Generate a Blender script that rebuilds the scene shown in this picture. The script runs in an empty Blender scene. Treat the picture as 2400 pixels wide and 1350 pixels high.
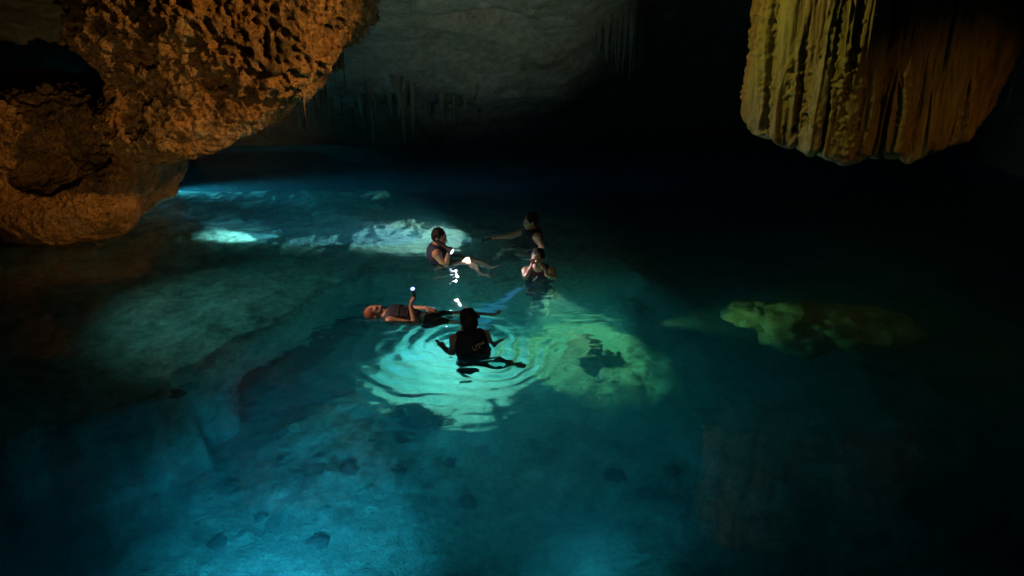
import bpy, math, random
import numpy as np
from mathutils import Vector, Matrix

random.seed(7)
RNG = np.random.RandomState(11)
SC = bpy.context.scene
COL = SC.collection
R = math.radians

# ------------------------------------------------------------------ camera
cam = bpy.data.cameras.new("camera")
cam.sensor_width = 36.0
cam.lens = 36.0 * 1880.0 / 2400.0
cam.clip_start = 0.05
cam.clip_end = 200.0
cam_o = bpy.data.objects.new("camera", cam)
COL.objects.link(cam_o)
cam_o.location = (0, 0, 3.9)
cam_o.rotation_euler = (R(68), 0, 0)
SC.camera = cam_o

# ------------------------------------------------------------------ world (inside a cave: almost nothing)
wd = bpy.data.worlds.new("World")
SC.world = wd
wd.use_nodes = True
wn = wd.node_tree
bg = wn.nodes["Background"]
sky = wn.nodes.new("ShaderNodeTexSky")
sky.sky_type = 'NISHITA'
sky.sun_disc = False
sky.sun_elevation = R(-4)
sky.sun_rotation = R(120)
wn.links.new(sky.outputs[0], bg.inputs[0])
bg.inputs[1].default_value = 0.02

# ------------------------------------------------------------------ lamps of the show cave and added fills
def aim(o, target):
    d = Vector(target) - o.location
    o.rotation_euler = d.to_track_quat('-Z', 'Y').to_euler()

def spot(name, loc, target, power, color, size, blend=0.5, radius=0.05):
    l = bpy.data.lights.new(name, 'SPOT')
    l.energy = power
    l.color = color
    l.spot_size = R(size)
    l.spot_blend = blend
    l.shadow_soft_size = radius
    o = bpy.data.objects.new(name, l)
    COL.objects.link(o)
    o.location = loc
    aim(o, target)
    return o

# floodlights that the cave operator hides beside the walkway and behind the rocks, plus an added ceiling fill
spot("rock_floodlight", (1.2, 8.0, 4.3), (-4.4, 11.2, 2.65), 1000, (1.0, 0.50, 0.13), 42, 0.8, 0.05)
spot("rock_low_floodlight", (-1.8, 2.9, 0.7), (-5.3, 11.4, 1.35), 520, (1.0, 0.60, 0.20), 32, 0.8, 0.06)
spot("flowstone_floodlight", (0.9, 8.75, 4.0), (3.6, 9.4, 2.4), 105, (1.0, 0.74, 0.16), 60, 0.6, 0.03)
spot("flowstone_amber_floodlight", (6.6, 4.4, 4.6), (4.75, 9.3, 0.65), 150, (1.0, 0.42, 0.08), 50, 0.8, 0.03)
spot("ceiling_fill", (1.5, 3.0, 2.2), (-0.3, 12.8, 3.4), 850, (0.80, 0.84, 0.58), 30, 1.0, 0.3)  # added lamp standing in for light reflected up onto the roof
# lamps sunk in the pool, two of them added as fills
spot("sunk_lamp_near", (-1.9, 4.2, -0.9), (-2.1, 6.5, -2.6), 860, (0.18, 0.75, 1.0), 76, 1.0, 0.25)
spot("pool_fill_right", (0.6, 4.6, -0.6), (0.7, 7.8, -2.5), 120, (0.18, 0.85, 1.0), 80, 1.0, 0.25)  # added teal fill for the lower right water
spot("sunk_lamp_wall", (-3.7, 12.15, -0.35), (-5.5, 12.35, -0.75), 330, (0.40, 1.0, 1.0), 38, 0.6, 0.05)
spot("sunk_lamp_boulder", (1.8, 9.0, -0.5), (3.2, 9.4, -0.8), 48, (0.75, 1.0, 0.3), 50, 0.8, 0.08)
spot("pool_fill_back", (-6.8, 15.0, -0.6), (1.0, 14.4, -1.1), 900, (0.14, 0.78, 1.0), 60, 1.0, 0.2)  # added lamp, out of view, to make the far water glow
# floodlight shining down through the water onto the shelf
shelf_lamp = spot("shelf_floodlight", (-7.5, 8.3, 4.3), (-2.9, 9.5, -0.5), 4400, (1.0, 0.62, 0.48), 40, 1.0, 0.05)
shelf_lamp.data.cycles.is_caustics_light = True
# added fill from behind the camera, brightening the group
spot("group_fill_light", (-1.0, 1.5, 4.7), (-0.4, 9.6, 0.1), 170, (1.0, 0.70, 0.46), 24, 1.0, 0.3)

SC.view_settings.view_transform = 'Standard'
SC.view_settings.look = 'None'
SC.view_settings.exposure = 0.0
SC.view_settings.gamma = 1.0
SC.view_settings.use_curve_mapping = False
SC.cycles.use_denoising = True
SC.cycles.max_bounces = 10
SC.cycles.transmission_bounces = 8
SC.cycles.volume_bounces = 1
SC.cycles.diffuse_bounces = 3
SC.cycles.glossy_bounces = 4
SC.cycles.sample_clamp_indirect = 4.0
SC.cycles.sample_clamp_direct = 0.0

# ------------------------------------------------------------------ noise
def _hash(ix, iy, iz, s):
    h = (ix.astype(np.uint32) * np.uint32(374761393) + iy.astype(np.uint32) * np.uint32(668265263)
         + iz.astype(np.uint32) * np.uint32(2147483647) + np.uint32((s * 974711 + 1013) & 0xffffffff))
    h = (h ^ (h >> np.uint32(13))) * np.uint32(1274126177)
    h = h ^ (h >> np.uint32(16))
    h = h * np.uint32(2246822519)
    return ((h ^ (h >> np.uint32(15))) & np.uint32(0xffffff)).astype(np.float64) / 16777215.0

def vnoise(x, y, z, s=0):
    x, y, z = np.broadcast_arrays(np.asarray(x, float), np.asarray(y, float), np.asarray(z, float))
    fx, fy, fz = np.floor(x), np.floor(y), np.floor(z)
    ix, iy, iz = fx.astype(np.int64), fy.astype(np.int64), fz.astype(np.int64)
    u, v, w = x - fx, y - fy, z - fz
    u = u * u * u * (u * (u * 6 - 15) + 10); v = v * v * v * (v * (v * 6 - 15) + 10); w = w * w * w * (w * (w * 6 - 15) + 10)
    def c(a, b, d): return _hash(ix + a, iy + b, iz + d, s)
    x00 = c(0,0,0) * (1-u) + c(1,0,0) * u; x10 = c(0,1,0) * (1-u) + c(1,1,0) * u
    x01 = c(0,0,1) * (1-u) + c(1,0,1) * u; x11 = c(0,1,1) * (1-u) + c(1,1,1) * u
    return ((x00 * (1-v) + x10 * v) * (1-w) + (x01 * (1-v) + x11 * v) * w) * 2 - 1

def fbm(x, y, z, s=0, octv=4, gain=0.5):
    t = 0; a = 1.0; n = 0
    for i in range(octv):
        t = t + a * vnoise(x * 2.03**i + 17.3*i, y * 2.03**i - 9.1*i, z * 2.03**i + 4.7*i, s + i)
        n += a; a *= gain
    return t / n

def worley(x, y, z, s=0):
    x, y, z = np.broadcast_arrays(np.asarray(x, float), np.asarray(y, float), np.asarray(z, float))
    ix, iy, iz = (np.floor(q).astype(np.int64) for q in (x, y, z))
    best = np.full(x.shape, 9.0)
    for a in (-1, 0, 1):
        for b in (-1, 0, 1):
            for c in (-1, 0, 1):
                jx, jy, jz = ix + a, iy + b, iz + c
                d = ((jx + _hash(jx, jy, jz, s) - x)**2 + (jy + _hash(jx, jy, jz, s+1) - y)**2 + (jz + _hash(jx, jy, jz, s+2) - z)**2)
                best = np.minimum(best, d)
    return np.sqrt(best)

def sstep(a, b, x):
    t = np.clip((x - a) / (b - a), 0, 1)
    return t * t * (3 - 2 * t)

# ------------------------------------------------------------------ mesh helpers
def mesh_np(name, v, quads, smooth=True):
    me = bpy.data.meshes.new(name)
    v = np.asarray(v, np.float32); q = np.asarray(quads, np.int32)
    k = q.shape[1]
    me.vertices.add(len(v)); me.vertices.foreach_set("co", v.ravel())
    me.loops.add(q.size); me.loops.foreach_set("vertex_index", q.ravel())
    me.polygons.add(len(q)); me.polygons.foreach_set("loop_start", np.arange(0, q.size, k, dtype=np.int32))
    if smooth: me.polygons.foreach_set("use_smooth", np.ones(len(q), bool))
    me.update(calc_edges=True); me.validate()
    return me

def link(name, me, m=None, parent=None, loc=(0,0,0)):
    o = bpy.data.objects.new(name, me)
    COL.objects.link(o)
    o.location = loc
    if m is not None and me is not None:
        if len(me.materials) == 0: me.materials.append(m)
    if parent is not None: o.parent = parent
    return o

def tag(o, label=None, cat=None, group=None, kind=None):
    if label: o["label"] = label
    if cat: o["category"] = cat
    if group: o["group"] = group
    if kind: o["kind"] = kind
    return o

def grid_quads(nu, nv, wrap=False):
    i = np.arange(nu - (0 if wrap else 1))[:, None]; j = np.arange(nv - 1)[None, :]
    i2 = (i + 1) % nu
    a = i * nv + j; b = i2 * nv + j; c = i2 * nv + j + 1; d = i * nv + j + 1
    return np.stack([np.broadcast_to(q, (i.shape[0], nv - 1)) for q in (a, b, c, d)], -1).reshape(-1, 4)

def surface_nets(F, org, h):
    ins = F < 0
    nx, ny, nz = F.shape
    cnt = np.zeros((nx-1, ny-1, nz-1), np.int8)
    for a in (0, 1):
        for b in (0, 1):
            for c in (0, 1):
                cnt += ins[a:nx-1+a, b:ny-1+b, c:nz-1+c]
    mix = (cnt > 0) & (cnt < 8)
    idx = np.argwhere(mix)
    vid = np.full(mix.shape, -1, np.int64); vid[mix] = np.arange(len(idx))
    pos = np.zeros((len(idx), 3)); n = np.zeros(len(idx))
    i0, j0, k0 = idx.T
    for ax in range(3):
        for p in (0, 1):
            for q in (0, 1):
                o = [0, 0, 0]; oth = [t for t in range(3) if t != ax]
                o[oth[0]] = p; o[oth[1]] = q
                e = list(o); e[ax] = 1
                fa = F[i0+o[0], j0+o[1], k0+o[2]]; fb = F[i0+e[0], j0+e[1], k0+e[2]]
                cr = (fa < 0) != (fb < 0)
                t = np.where(cr, fa / np.where(cr, fa - fb, 1), 0)
                pp = idx + np.array(o)
                pp = pp.astype(float); pp[:, ax] += t
                pos[cr] += pp[cr]; n[cr] += 1
    pos /= n[:, None]
    V = pos * h + np.asarray(org)
    Q = []
    for ax in range(3):
        s0 = [slice(None)]*3; s1 = [slice(None)]*3
        s0[ax] = slice(0, -1); s1[ax] = slice(1, None)
        A, B = ins[tuple(s0)], ins[tuple(s1)]
        e = np.argwhere(A != B)
        oth = [(ax+1) % 3, (ax+2) % 3]
        lim = mix.shape
        ok = np.ones(len(e), bool)
        for t in oth: ok &= (e[:, t] >= 1) & (e[:, t] < lim[t])
        e = e[ok]
        def cell(du, dv):
            c = e.copy(); c[:, oth[0]] -= du; c[:, oth[1]] -= dv
            return vid[c[:, 0], c[:, 1], c[:, 2]]
        q = np.stack([cell(1,1), cell(0,1), cell(0,0), cell(1,0)], 1)
        fl = ~A[e[:, 0], e[:, 1], e[:, 2]]
        q[fl] = q[fl][:, ::-1]
        Q.append(q)
    return V, np.concatenate(Q)

def normals(V, Q):
    n = np.zeros_like(V)
    a, b, c, d = (V[Q[:, i]] for i in range(4))
    fn = np.cross(c - a, d - b)
    for i in range(4):
        np.add.at(n, Q[:, i], fn)
    return n / np.maximum(np.linalg.norm(n, axis=1, keepdims=True), 1e-9)

# signed distance volume built from rounded cones and ellipsoids
class Sdf:
    def __init__(s, lo, hi, h):
        s.h = h; s.lo = np.array(lo, float)
        s.n = np.ceil((np.array(hi) - s.lo) / h).astype(int) + 1
        s.F = np.full(s.n, 1.0, np.float32)
    def _reg(s, lo, hi, pad):
        a = np.maximum(np.floor((np.array(lo) - pad - s.lo) / s.h).astype(int), 0)
        b = np.minimum(np.ceil((np.array(hi) + pad - s.lo) / s.h).astype(int) + 1, s.n)
        if np.any(b <= a): return None, None
        sl = tuple(slice(i, j) for i, j in zip(a, b))
        g = np.meshgrid(*[s.lo[i] + s.h * np.arange(a[i], b[i]) for i in range(3)], indexing='ij')
        return sl, np.stack(g, -1)
    def _mix(s, sl, d, k, op):
        f = s.F[sl]
        if op == 'sub':
            d = -d
            hh = np.maximum(k - np.abs(f - d), 0) / k
            s.F[sl] = np.maximum(f, d) + hh * hh * k * 0.25
        else:
            hh = np.maximum(k - np.abs(f - d), 0) / k
            s.F[sl] = np.minimum(f, d) - hh * hh * k * 0.25
    def cone(s, a, b, ra, rb, k=0.03, op='add'):
        a, b = np.array(a, float), np.array(b, float)
        m = max(ra, rb)
        sl, p = s._reg(np.minimum(a, b) - m, np.maximum(a, b) + m, k + 3 * s.h)
        if sl is None: return
        ab = b - a
        t = np.clip(((p - a) @ ab) / max(ab @ ab, 1e-9), 0, 1)
        d = np.linalg.norm(p - a - t[..., None] * ab, axis=-1) - (ra + (rb - ra) * t)
        s._mix(sl, d, k, op)
    def ell(s, c, r, M=None, k=0.03, op='add'):
        c = np.array(c, float); r = np.array(r, float)
        m = r.max()
        sl, p = s._reg(c - m, c + m, k + 3 * s.h)
        if sl is None: return
        q = p - c
        if M is not None: q = q @ M.T          # rows of M are the ellipsoid's axes
        k0 = np.linalg.norm(q / r, axis=-1); k1 = np.linalg.norm(q / (r * r), axis=-1)
        d = k0 * (k0 - 1) / np.maximum(k1, 1e-6)
        s._mix(sl, d, k, op)
    def cut(s, point, normal):                  # keep the side the normal points away from
        g = [s.lo[i] + s.h * np.arange(s.n[i]) for i in range(3)]
        n = np.array(normal, float); n /= np.linalg.norm(n)
        d = ((g[0] - point[0]) * n[0])[:, None, None] + ((g[1] - point[1]) * n[1])[None, :, None] + ((g[2] - point[2]) * n[2])[None, None, :]
        s.F = np.maximum(s.F, d.astype(np.float32))
    def mesh(s, name, disp=None):
        V, Q = surface_nets(s.F, s.lo, s.h)
        if disp is not None:
            V = V + normals(V, Q) * disp(V)[:, None]
        return mesh_np(name, V, Q)

# ------------------------------------------------------------------ materials
class NT:
    def __init__(s, name):
        s.m = bpy.data.materials.new(name); s.m.use_nodes = True
        s.t = s.m.node_tree; s.n = s.t.nodes; s.l = s.t.links
        s.b = s.n["Principled BSDF"]; s.out = s.n["Material Output"]
    def add(s, kind, **kw):
        n = s.n.new(kind)
        for k, v in kw.items(): setattr(n, k, v)
        return n
    def noise(s, scale, detail=6, rough=0.6, vec=None, dist=0.0):
        n = s.add("ShaderNodeTexNoise")
        n.inputs["Scale"].default_value = scale; n.inputs["Detail"].default_value = detail
        n.inputs["Roughness"].default_value = rough; n.inputs["Distortion"].default_value = dist
        if vec is not None: s.l.new(vec, n.inputs["Vector"])
        return n
    def ramp(s, fac, stops):
        r = s.add("ShaderNodeValToRGB")
        e = r.color_ramp.elements
        while len(e) < len(stops): e.new(0.5)
        for el, (p, c) in zip(e, stops):
            el.position = p; el.color = (*c, 1)
        s.l.new(fac, r.inputs[0])
        return r
    def bump(s, h, strength, dist, prev=None):
        b = s.add("ShaderNodeBump")
        b.inputs["Strength"].default_value = strength; b.inputs["Distance"].default_value = dist
        s.l.new(h, b.inputs["Height"])
        if prev is not None: s.l.new(prev, b.inputs["Normal"])
        return b.outputs[0]

def rock_mat(name, cols, scale=2.0, rough=0.9, pit=7.0, fine=40.0, bump=0.02, stretch=None, pits=0, tones=None):
    k = NT(name)
    tc = k.add("ShaderNodeNewGeometry")
    vec = tc.outputs["Position"]
    if stretch:
        mp = k.add("ShaderNodeMapping"); mp.inputs["Scale"].default_value = stretch
        k.l.new(vec, mp.inputs[0]); vec = mp.outputs[0]
    n1 = k.noise(scale, 8, 0.65, vec, 0.6)
    cr = k.ramp(n1.outputs[0], [(0.28, cols[0]), (0.45, cols[1]), (0.58, cols[2]), (0.74, cols[3])])
    if tones:
        n5 = k.noise(0.55, 4, 0.6, vec, 0.9)
        r5 = k.ramp(n5.outputs[0], [(0.34, tones[0]), (0.46, tones[1]), (0.55, tones[2]), (0.68, tones[3])])
        m5 = k.add("ShaderNodeMix", data_type='RGBA', blend_type='MULTIPLY'); m5.inputs[0].default_value = 1.0
        k.l.new(cr.outputs[0], m5.inputs[6]); k.l.new(r5.outputs[0], m5.inputs[7])
        cr_out = m5.outputs[2]
    else:
        cr_out = cr.outputs[0]
    n4 = k.noise(scale * 7, 4, 0.7, vec)
    mx = k.add("ShaderNodeMix", data_type='RGBA', blend_type='MULTIPLY')
    mx.inputs[0].default_value = 0.75
    r4 = k.ramp(n4.outputs[0], [(0.3, (0.45, 0.45, 0.45)), (0.62, (1.0, 1.0, 1.0))])
    k.l.new(cr_out, mx.inputs[6]); k.l.new(r4.outputs[0], mx.inputs[7])
    k.l.new(mx.outputs[2], k.b.inputs["Base Color"])
    n2 = k.noise(fine, 5, 0.65, vec)
    n3 = k.noise(pit, 6, 0.7, vec, 0.8)
    b1 = k.bump(n3.outputs[0], 0.9, bump * 2.5)
    if pits:
        for ps, pd in ((pits, 0.05), (pits * 2.1, 0.03)):
            vo = k.add("ShaderNodeTexVoronoi"); vo.inputs["Scale"].default_value = ps
            dn = k.noise(pits * 0.8, 3, 0.6, vec)
            va = k.add("ShaderNodeVectorMath", operation='MULTIPLY_ADD'); va.inputs[1].default_value = (0.12,) * 3
            k.l.new(dn.outputs["Color"], va.inputs[0]); k.l.new(vec, va.inputs[2]); k.l.new(va.outputs[0], vo.inputs["Vector"])
            mr = k.add("ShaderNodeMapRange", interpolation_type='SMOOTHSTEP')
            mr.inputs[1].default_value = 0.18; mr.inputs[2].default_value = 0.5
            k.l.new(vo.outputs["Distance"], mr.inputs[0])
            b1 = k.bump(mr.outputs[0], 1.0, pd, b1)
    b2 = k.bump(n2.outputs[0], 0.8, bump * 0.6, b1)
    k.l.new(b2, k.b.inputs["Normal"])
    k.b.inputs["Roughness"].default_value = rough
    k.b.inputs["Specular IOR Level"].default_value = 0.25
    return k.m

def plain(name, col, rough=0.6, spec=0.4, var=0.0, scale=30, bump=0.0, coat=0.0):
    k = NT(name)
    k.b.inputs["Roughness"].default_value = rough
    k.b.inputs["Specular IOR Level"].default_value = spec
    n = k.noise(scale, 4, 0.6)
    tc = k.add("ShaderNodeTexCoord"); k.l.new(tc.outputs["Object"], n.inputs["Vector"])
    lo = tuple(c * (1 - var) for c in col); hi = tuple(min(1, c * (1 + var)) for c in col)
    cr = k.ramp(n.outputs[0], [(0.3, lo), (0.7, hi)])
    k.l.new(cr.outputs[0], k.b.inputs["Base Color"])
    if bump: k.l.new(k.bump(n.outputs[0], 0.6, bump), k.b.inputs["Normal"])
    if coat: k.b.inputs["Coat Weight"].default_value = coat
    return k.m

M = {}
M['outcrop'] = rock_mat('pitted_limestone', [(0.07,0.06,0.035), (0.33,0.21,0.11), (0.46,0.28,0.13), (0.50,0.40,0.24)], 1.6, 0.9, 11, 45, 0.03, None, 9.0, [(0.35, 0.42, 0.42), (0.9, 0.9, 0.85), (1.0, 0.85, 0.6), (1.1, 1.25, 1.5)])
M['flow'] = rock_mat('flowstone', [(0.07,0.07,0.04), (0.34,0.25,0.12), (0.36,0.30,0.12), (0.50,0.46,0.34)], 2.4, 0.42, 16, 60, 0.014, (1, 1, 0.22), 0, [(0.35, 0.4, 0.3), (1.0, 0.9, 0.7), (0.8, 0.95, 0.7), (1.1, 1.15, 1.3)])
M['ceil'] = rock_mat('ceiling_limestone', [(0.13,0.13,0.10), (0.28,0.28,0.23), (0.33,0.33,0.29), (0.42,0.40,0.36)], 1.1, 0.95, 5, 30, 0.03)
M['drip'] = rock_mat('dripstone', [(0.08,0.08,0.06), (0.15,0.15,0.12), (0.20,0.19,0.15), (0.28,0.27,0.22)], 2.5, 0.8, 9, 40, 0.01, (1, 1, 0.4))
M['floor'] = rock_mat('pool_bed', [(0.13,0.13,0.10), (0.34,0.34,0.26), (0.50,0.49,0.38), (0.66,0.63,0.50)], 2.0, 1.0, 5.5, 25, 0.045)
M['boulder'] = rock_mat('sunk_rock', [(0.14,0.14,0.07), (0.28,0.27,0.14), (0.36,0.34,0.20), (0.44,0.42,0.28)], 2.6, 1.0, 6, 30, 0.02)
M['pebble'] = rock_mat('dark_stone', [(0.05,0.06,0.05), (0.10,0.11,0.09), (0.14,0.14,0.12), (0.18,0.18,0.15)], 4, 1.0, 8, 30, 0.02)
M['skin'] = plain('skin', (0.46, 0.27, 0.18), 0.42, 0.5, 0.12, 22, 0.001)
M['skin_dark'] = plain('tanned_skin', (0.33, 0.18, 0.11), 0.42, 0.5, 0.12, 22, 0.001)
M['hair'] = plain('dark_wet_hair', (0.018, 0.013, 0.011), 0.6, 0.3, 0.5, 90, 0.004)
M['red_hair'] = plain('reddish_hair', (0.15, 0.045, 0.02), 0.6, 0.3, 0.35, 60, 0.004)
M['vest'] = plain('dark_neoprene', (0.014, 0.017, 0.026), 0.65, 0.35, 0.4, 40, 0.002)
M['vest_blue'] = plain('navy_neoprene', (0.03, 0.035, 0.085), 0.65, 0.35, 0.35, 40, 0.002)
M['vest_purple'] = plain('plum_neoprene', (0.05, 0.022, 0.05), 0.65, 0.35, 0.35, 40, 0.002)
M['shorts'] = plain('dark_swimwear', (0.02, 0.022, 0.03), 0.75, 0.3, 0.3, 40, 0.002)
M['gray_shorts'] = plain('grey_swimwear', (0.12, 0.13, 0.13), 0.75, 0.3, 0.3, 40, 0.002)
M['white'] = plain('white_band', (0.7, 0.7, 0.66), 0.6, 0.3, 0.1)
M['letter'] = plain('yellow_print', (0.62, 0.45, 0.17), 0.6, 0.3, 0.15, 80)
M['eye'] = plain('eye', (0.05, 0.035, 0.03), 0.15, 0.5, 0.3, 100)
M['lip'] = plain('lip', (0.30, 0.10, 0.08), 0.4, 0.4, 0.1)
M['black'] = plain('black_rubber', (0.012, 0.012, 0.014), 0.5, 0.4, 0.3)
M['red'] = plain('red_plastic', (0.55, 0.02, 0.02), 0.35, 0.5, 0.1)
M['strap'] = plain('grey_webbing', (0.16, 0.16, 0.17), 0.7, 0.3, 0.2)

def emit_mat(name, col, strength):
    k = NT(name)
    e = k.add("ShaderNodeEmission")
    e.inputs[0].default_value = (*col, 1); e.inputs[1].default_value = strength
    k.l.new(e.outputs[0], k.out.inputs[0])
    return k.m
M['lens'] = emit_mat('torch_lens', (0.75, 0.82, 1.0), 9)
M['lens_dim'] = emit_mat('torch_lens_oblique', (0.30, 0.40, 1.0), 4)

def water_mat():
    k = NT('pool_water')
    k.n.remove(k.b)
    g = k.add("ShaderNodeBsdfGlass")
    g.inputs["IOR"].default_value = 1.33; g.inputs["Roughness"].default_value = 0.0
    geo = k.add("ShaderNodeNewGeometry")
    n = k.noise(5.0, 3, 0.55, geo.outputs["Position"], 0.3)
    k.l.new(k.bump(n.outputs[0], 0.25, 0.010), g.inputs["Normal"])
    k.l.new(g.outputs[0], k.out.inputs["Surface"])
    ab = k.add("ShaderNodeVolumeAbsorption")
    ab.inputs[0].default_value = (0.10, 0.80, 0.905, 1); ab.inputs[1].default_value = 0.6
    sc = k.add("ShaderNodeVolumeScatter")
    sc.inputs[0].default_value = (0.35, 0.88, 1.0, 1); sc.inputs[1].default_value = 0.11
    sc.inputs["Anisotropy"].default_value = 0.3
    ad = k.add("ShaderNodeAddShader")
    k.l.new(ab.outputs[0], ad.inputs[0]); k.l.new(sc.outputs[0], ad.inputs[1])
    k.l.new(ad.outputs[0], k.out.inputs["Volume"])
    return k.m
M['water'] = water_mat()

# ------------------------------------------------------------------ the pool bed
EDGE = np.array([(-2.30, 10.4), (-2.45, 10.05), (-2.73, 9.31), (-3.07, 8.62), (-3.36, 8.0), (-3.5, 7.4), (-4.1, 6.9), (-5.2, 6.2), (-7.0, 4.5)])
def bed_z(x, y):
    # shelf under the left half of the pool: its rim follows EDGE
    ex = np.interp(-y, -EDGE[:, 1], EDGE[:, 0])
    rim = ex + 0.34 * fbm(x * 1.3, y * 1.3, 0, 40, 4) + 0.16 * fbm(x * 4.2, y * 4.2, 0.1, 44, 3)
    far = sstep(17.5, 12.6, y) * sstep(10.2, 11.2, y + 0.5 * fbm(x * .8, y * .8, 3, 41, 3) - 0.12 * np.maximum(x, 0))
    shelf = np.clip(sstep(0.08, -0.16, x - rim) * sstep(17.5, 12.6, y) + 1.0 * far * sstep(3.2, 1.2, x), 0, 1)
    deep = -2.35 + 0.35 * fbm(x * .55, y * .55, 1, 42, 3) - 0.25 * sstep(1.0, 6.0, x) - 0.3 * sstep(6.5, 4.0, y)
    high = -0.58 + 0.22 * fbm(x * .7, y * .7, 2, 43, 4)
    z = deep * (1 - shelf) + high * shelf
    # rubble slope in front of the torch swimmers
    m = np.exp(-(((x + 1.0) / 1.1)**2 + ((y - 8.9) / 0.8)**2))
    z = z + m * (0.5 + 0.55 * fbm(x * 2.0, y * 2.0, 5, 45, 5)) + 0.3 * np.exp(-(((x + 1.5) / 0.9)**2 + ((y - 7.9) / 0.9)**2)) * np.round(fbm(x * 2.4, y * 2.4, 8, 56, 3) * 4) / 3
    # rocks shone on at the far side and right of the group
    m = np.exp(-(((x + 1.7) / 1.1)**2 + ((y - 12.7) / 0.55)**2))
    z = z + m * (0.20 + 0.34 * (1 - 2 * np.abs(fbm(x * 2.2, y * 2.2, 6, 46, 4))))
    m = np.exp(-(((x - 0.95) / 0.75)**2 + ((y - 9.7) / 0.8)**2))
    z = z + m * (0.75 + 0.9 * fbm(x * 2.1, y * 2.1, 7, 47, 5) - 0.3 * np.abs(fbm(x * 3.5, y * 3.5, 7, 57, 3)))
    m = np.exp(-(((x - 1.2) / 0.26)**2 + ((y - 9.85) / 0.24)**2))
    z = z - 0.8 * m
    m = np.exp(-(((x + 5.25) / 0.75)**2 + ((y - 12.4) / 0.6)**2))
    z = z + m * 0.45
    # small stones everywhere
    w = worley(x * 3.2, y * 3.2, z * 0, 50)
    z = z + 0.07 * np.maximum(0.42 - w, 0) / 0.42 * sstep(-0.1, 0.35, fbm(x * .9, y * .9, 9, 48, 3))
    w2 = worley(x * 7.5, y * 7.5, z * 0, 54)
    z = z + 0.05 * (0.5 - w2) * (0.35 + 0.65 * shelf)
    return np.minimum(z, -0.22)
gx = np.linspace(-11, 11, 560); gy = np.concatenate([np.linspace(1.5, 5, 50)[:-1], np.linspace(5, 14.5, 330)[:-1], np.linspace(14.5, 21, 90)])
X, Y = np.meshgrid(gx, gy, indexing='ij')
Z = bed_z(X, Y)
me = mesh_np('pool_bed', np.stack([X, Y, Z], -1).reshape(-1, 3), grid_quads(len(gx), len(gy)))
bed = tag(link('pool_bed', me, M['floor']), kind='structure')
bed.cycles.is_caustics_receiver = True

# ------------------------------------------------------------------ the water
RINGS = [  # centre, wavelength, height, reach
    (-0.84, 8.2, 0.12, 0.003, 0.7), (-0.52, 7.98, 0.17, 0.020, 1.1), (0.36, 10.15, 0.15, 0.010, 0.8), (-0.9, 10.7, 0.12, 0.005, 0.75),
    (0.2, 11.4, 0.16, 0.010, 0.95), (-1.2, 8.8, 0.13, 0.003, 0.5), (0.15, 9.4, 0.2, 0.012, 1.15)]
def water_z(x, y):
    z = 0 * x
    near = 0 * x
    wx = x + 0.16 * fbm(x * 1.8, y * 1.8, 0, 60, 3); wy = y + 0.16 * fbm(x * 1.6, y * 1.6, 5, 63, 3)
    for cx, cy, lam, a, reach in RINGS:
        r = np.hypot(wx - cx, wy - cy)
        z = z + a * np.cos(2 * np.pi * r / lam * (1 - 0.06 * r)) * np.exp(-(r / reach)**2) * sstep(0.1, 0.3, r) * (0.7 + 0.8 * vnoise(x * 1.3, y * 1.3, cx, 66))
        near = np.maximum(near, np.exp(-(np.hypot(x - cx, y - cy) / 1.5)**2))
    near = np.maximum(near, 0.8 * np.exp(-(((x + 0.3) / 2.3)**2 + ((y - 10.3) / 2.4)**2)))
    z = z + (0.0045 + 0.016 * near) * fbm(x * 1.5, y * 2.2, 1, 67, 3) + near * 0.019 * fbm(x * 3.6 + 0.4 * y, y * 6.2, 2, 70, 3)
    rd = 1 - np.abs(fbm(x * 2.4 + 0.8 * y, y * 5.0 - 0.6 * x, 4, 77, 2)) * 2
    z = z + near * 0.010 * rd**3
    torch = np.exp(-(((x + 1.25) / 1.2)**2 + ((y - 12.0) / 0.55)**2)) + np.exp(-(((x + 0.45) / 0.4)**2 + ((y - 10.85) / 0.25)**2))
    z = z + 0.017 * np.minimum(torch, 1) * fbm(x * 9, y * 12, 3, 74, 2)
    return z
gx = np.concatenate([np.linspace(-12, -4, 60)[:-1], np.linspace(-4, 3.2, 330)[:-1], np.linspace(3.2, 12, 70)])
gy = np.concatenate([np.linspace(0.5, 5.5, 40)[:-1], np.linspace(5.5, 13.5, 360)[:-1], np.linspace(13.5, 22, 60)])
X, Y = np.meshgrid(gx, gy, indexing='ij')
Z = water_z(X, Y)
nu, nv = X.shape
V = np.stack([X, Y, Z], -1).reshape(-1, 3)
Q = grid_quads(nu, nv)
edge = np.concatenate([np.arange(nu) * nv, (nu - 1) * nv + np.arange(1, nv), (np.arange(nu - 2, -1, -1)) * nv + nv - 1, np.arange(nv - 2, 0, -1)])
low = V[edge].copy(); low[:, 2] = -5.0
base = len(V); ne = len(edge)
V = np.concatenate([V, low, [[0, 10, -5.0]]])
i = np.arange(ne); j = (i + 1) % ne
side = np.stack([edge[i], base + i, base + j, edge[j]], 1)
me = bpy.data.meshes.new('pool_water')
faces = Q.tolist() + side.tolist() + np.stack([base + j, base + i, np.full(ne, base + ne)], 1).tolist()
me.from_pydata(V.tolist(), [], faces)
me.polygons.foreach_set("use_smooth", np.concatenate([np.ones(len(Q), bool), np.zeros(2 * ne, bool)]))
me.update()
water = tag(link('water', me, M['water']), kind='structure')
water.cycles.is_caustics_caster = True

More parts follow.
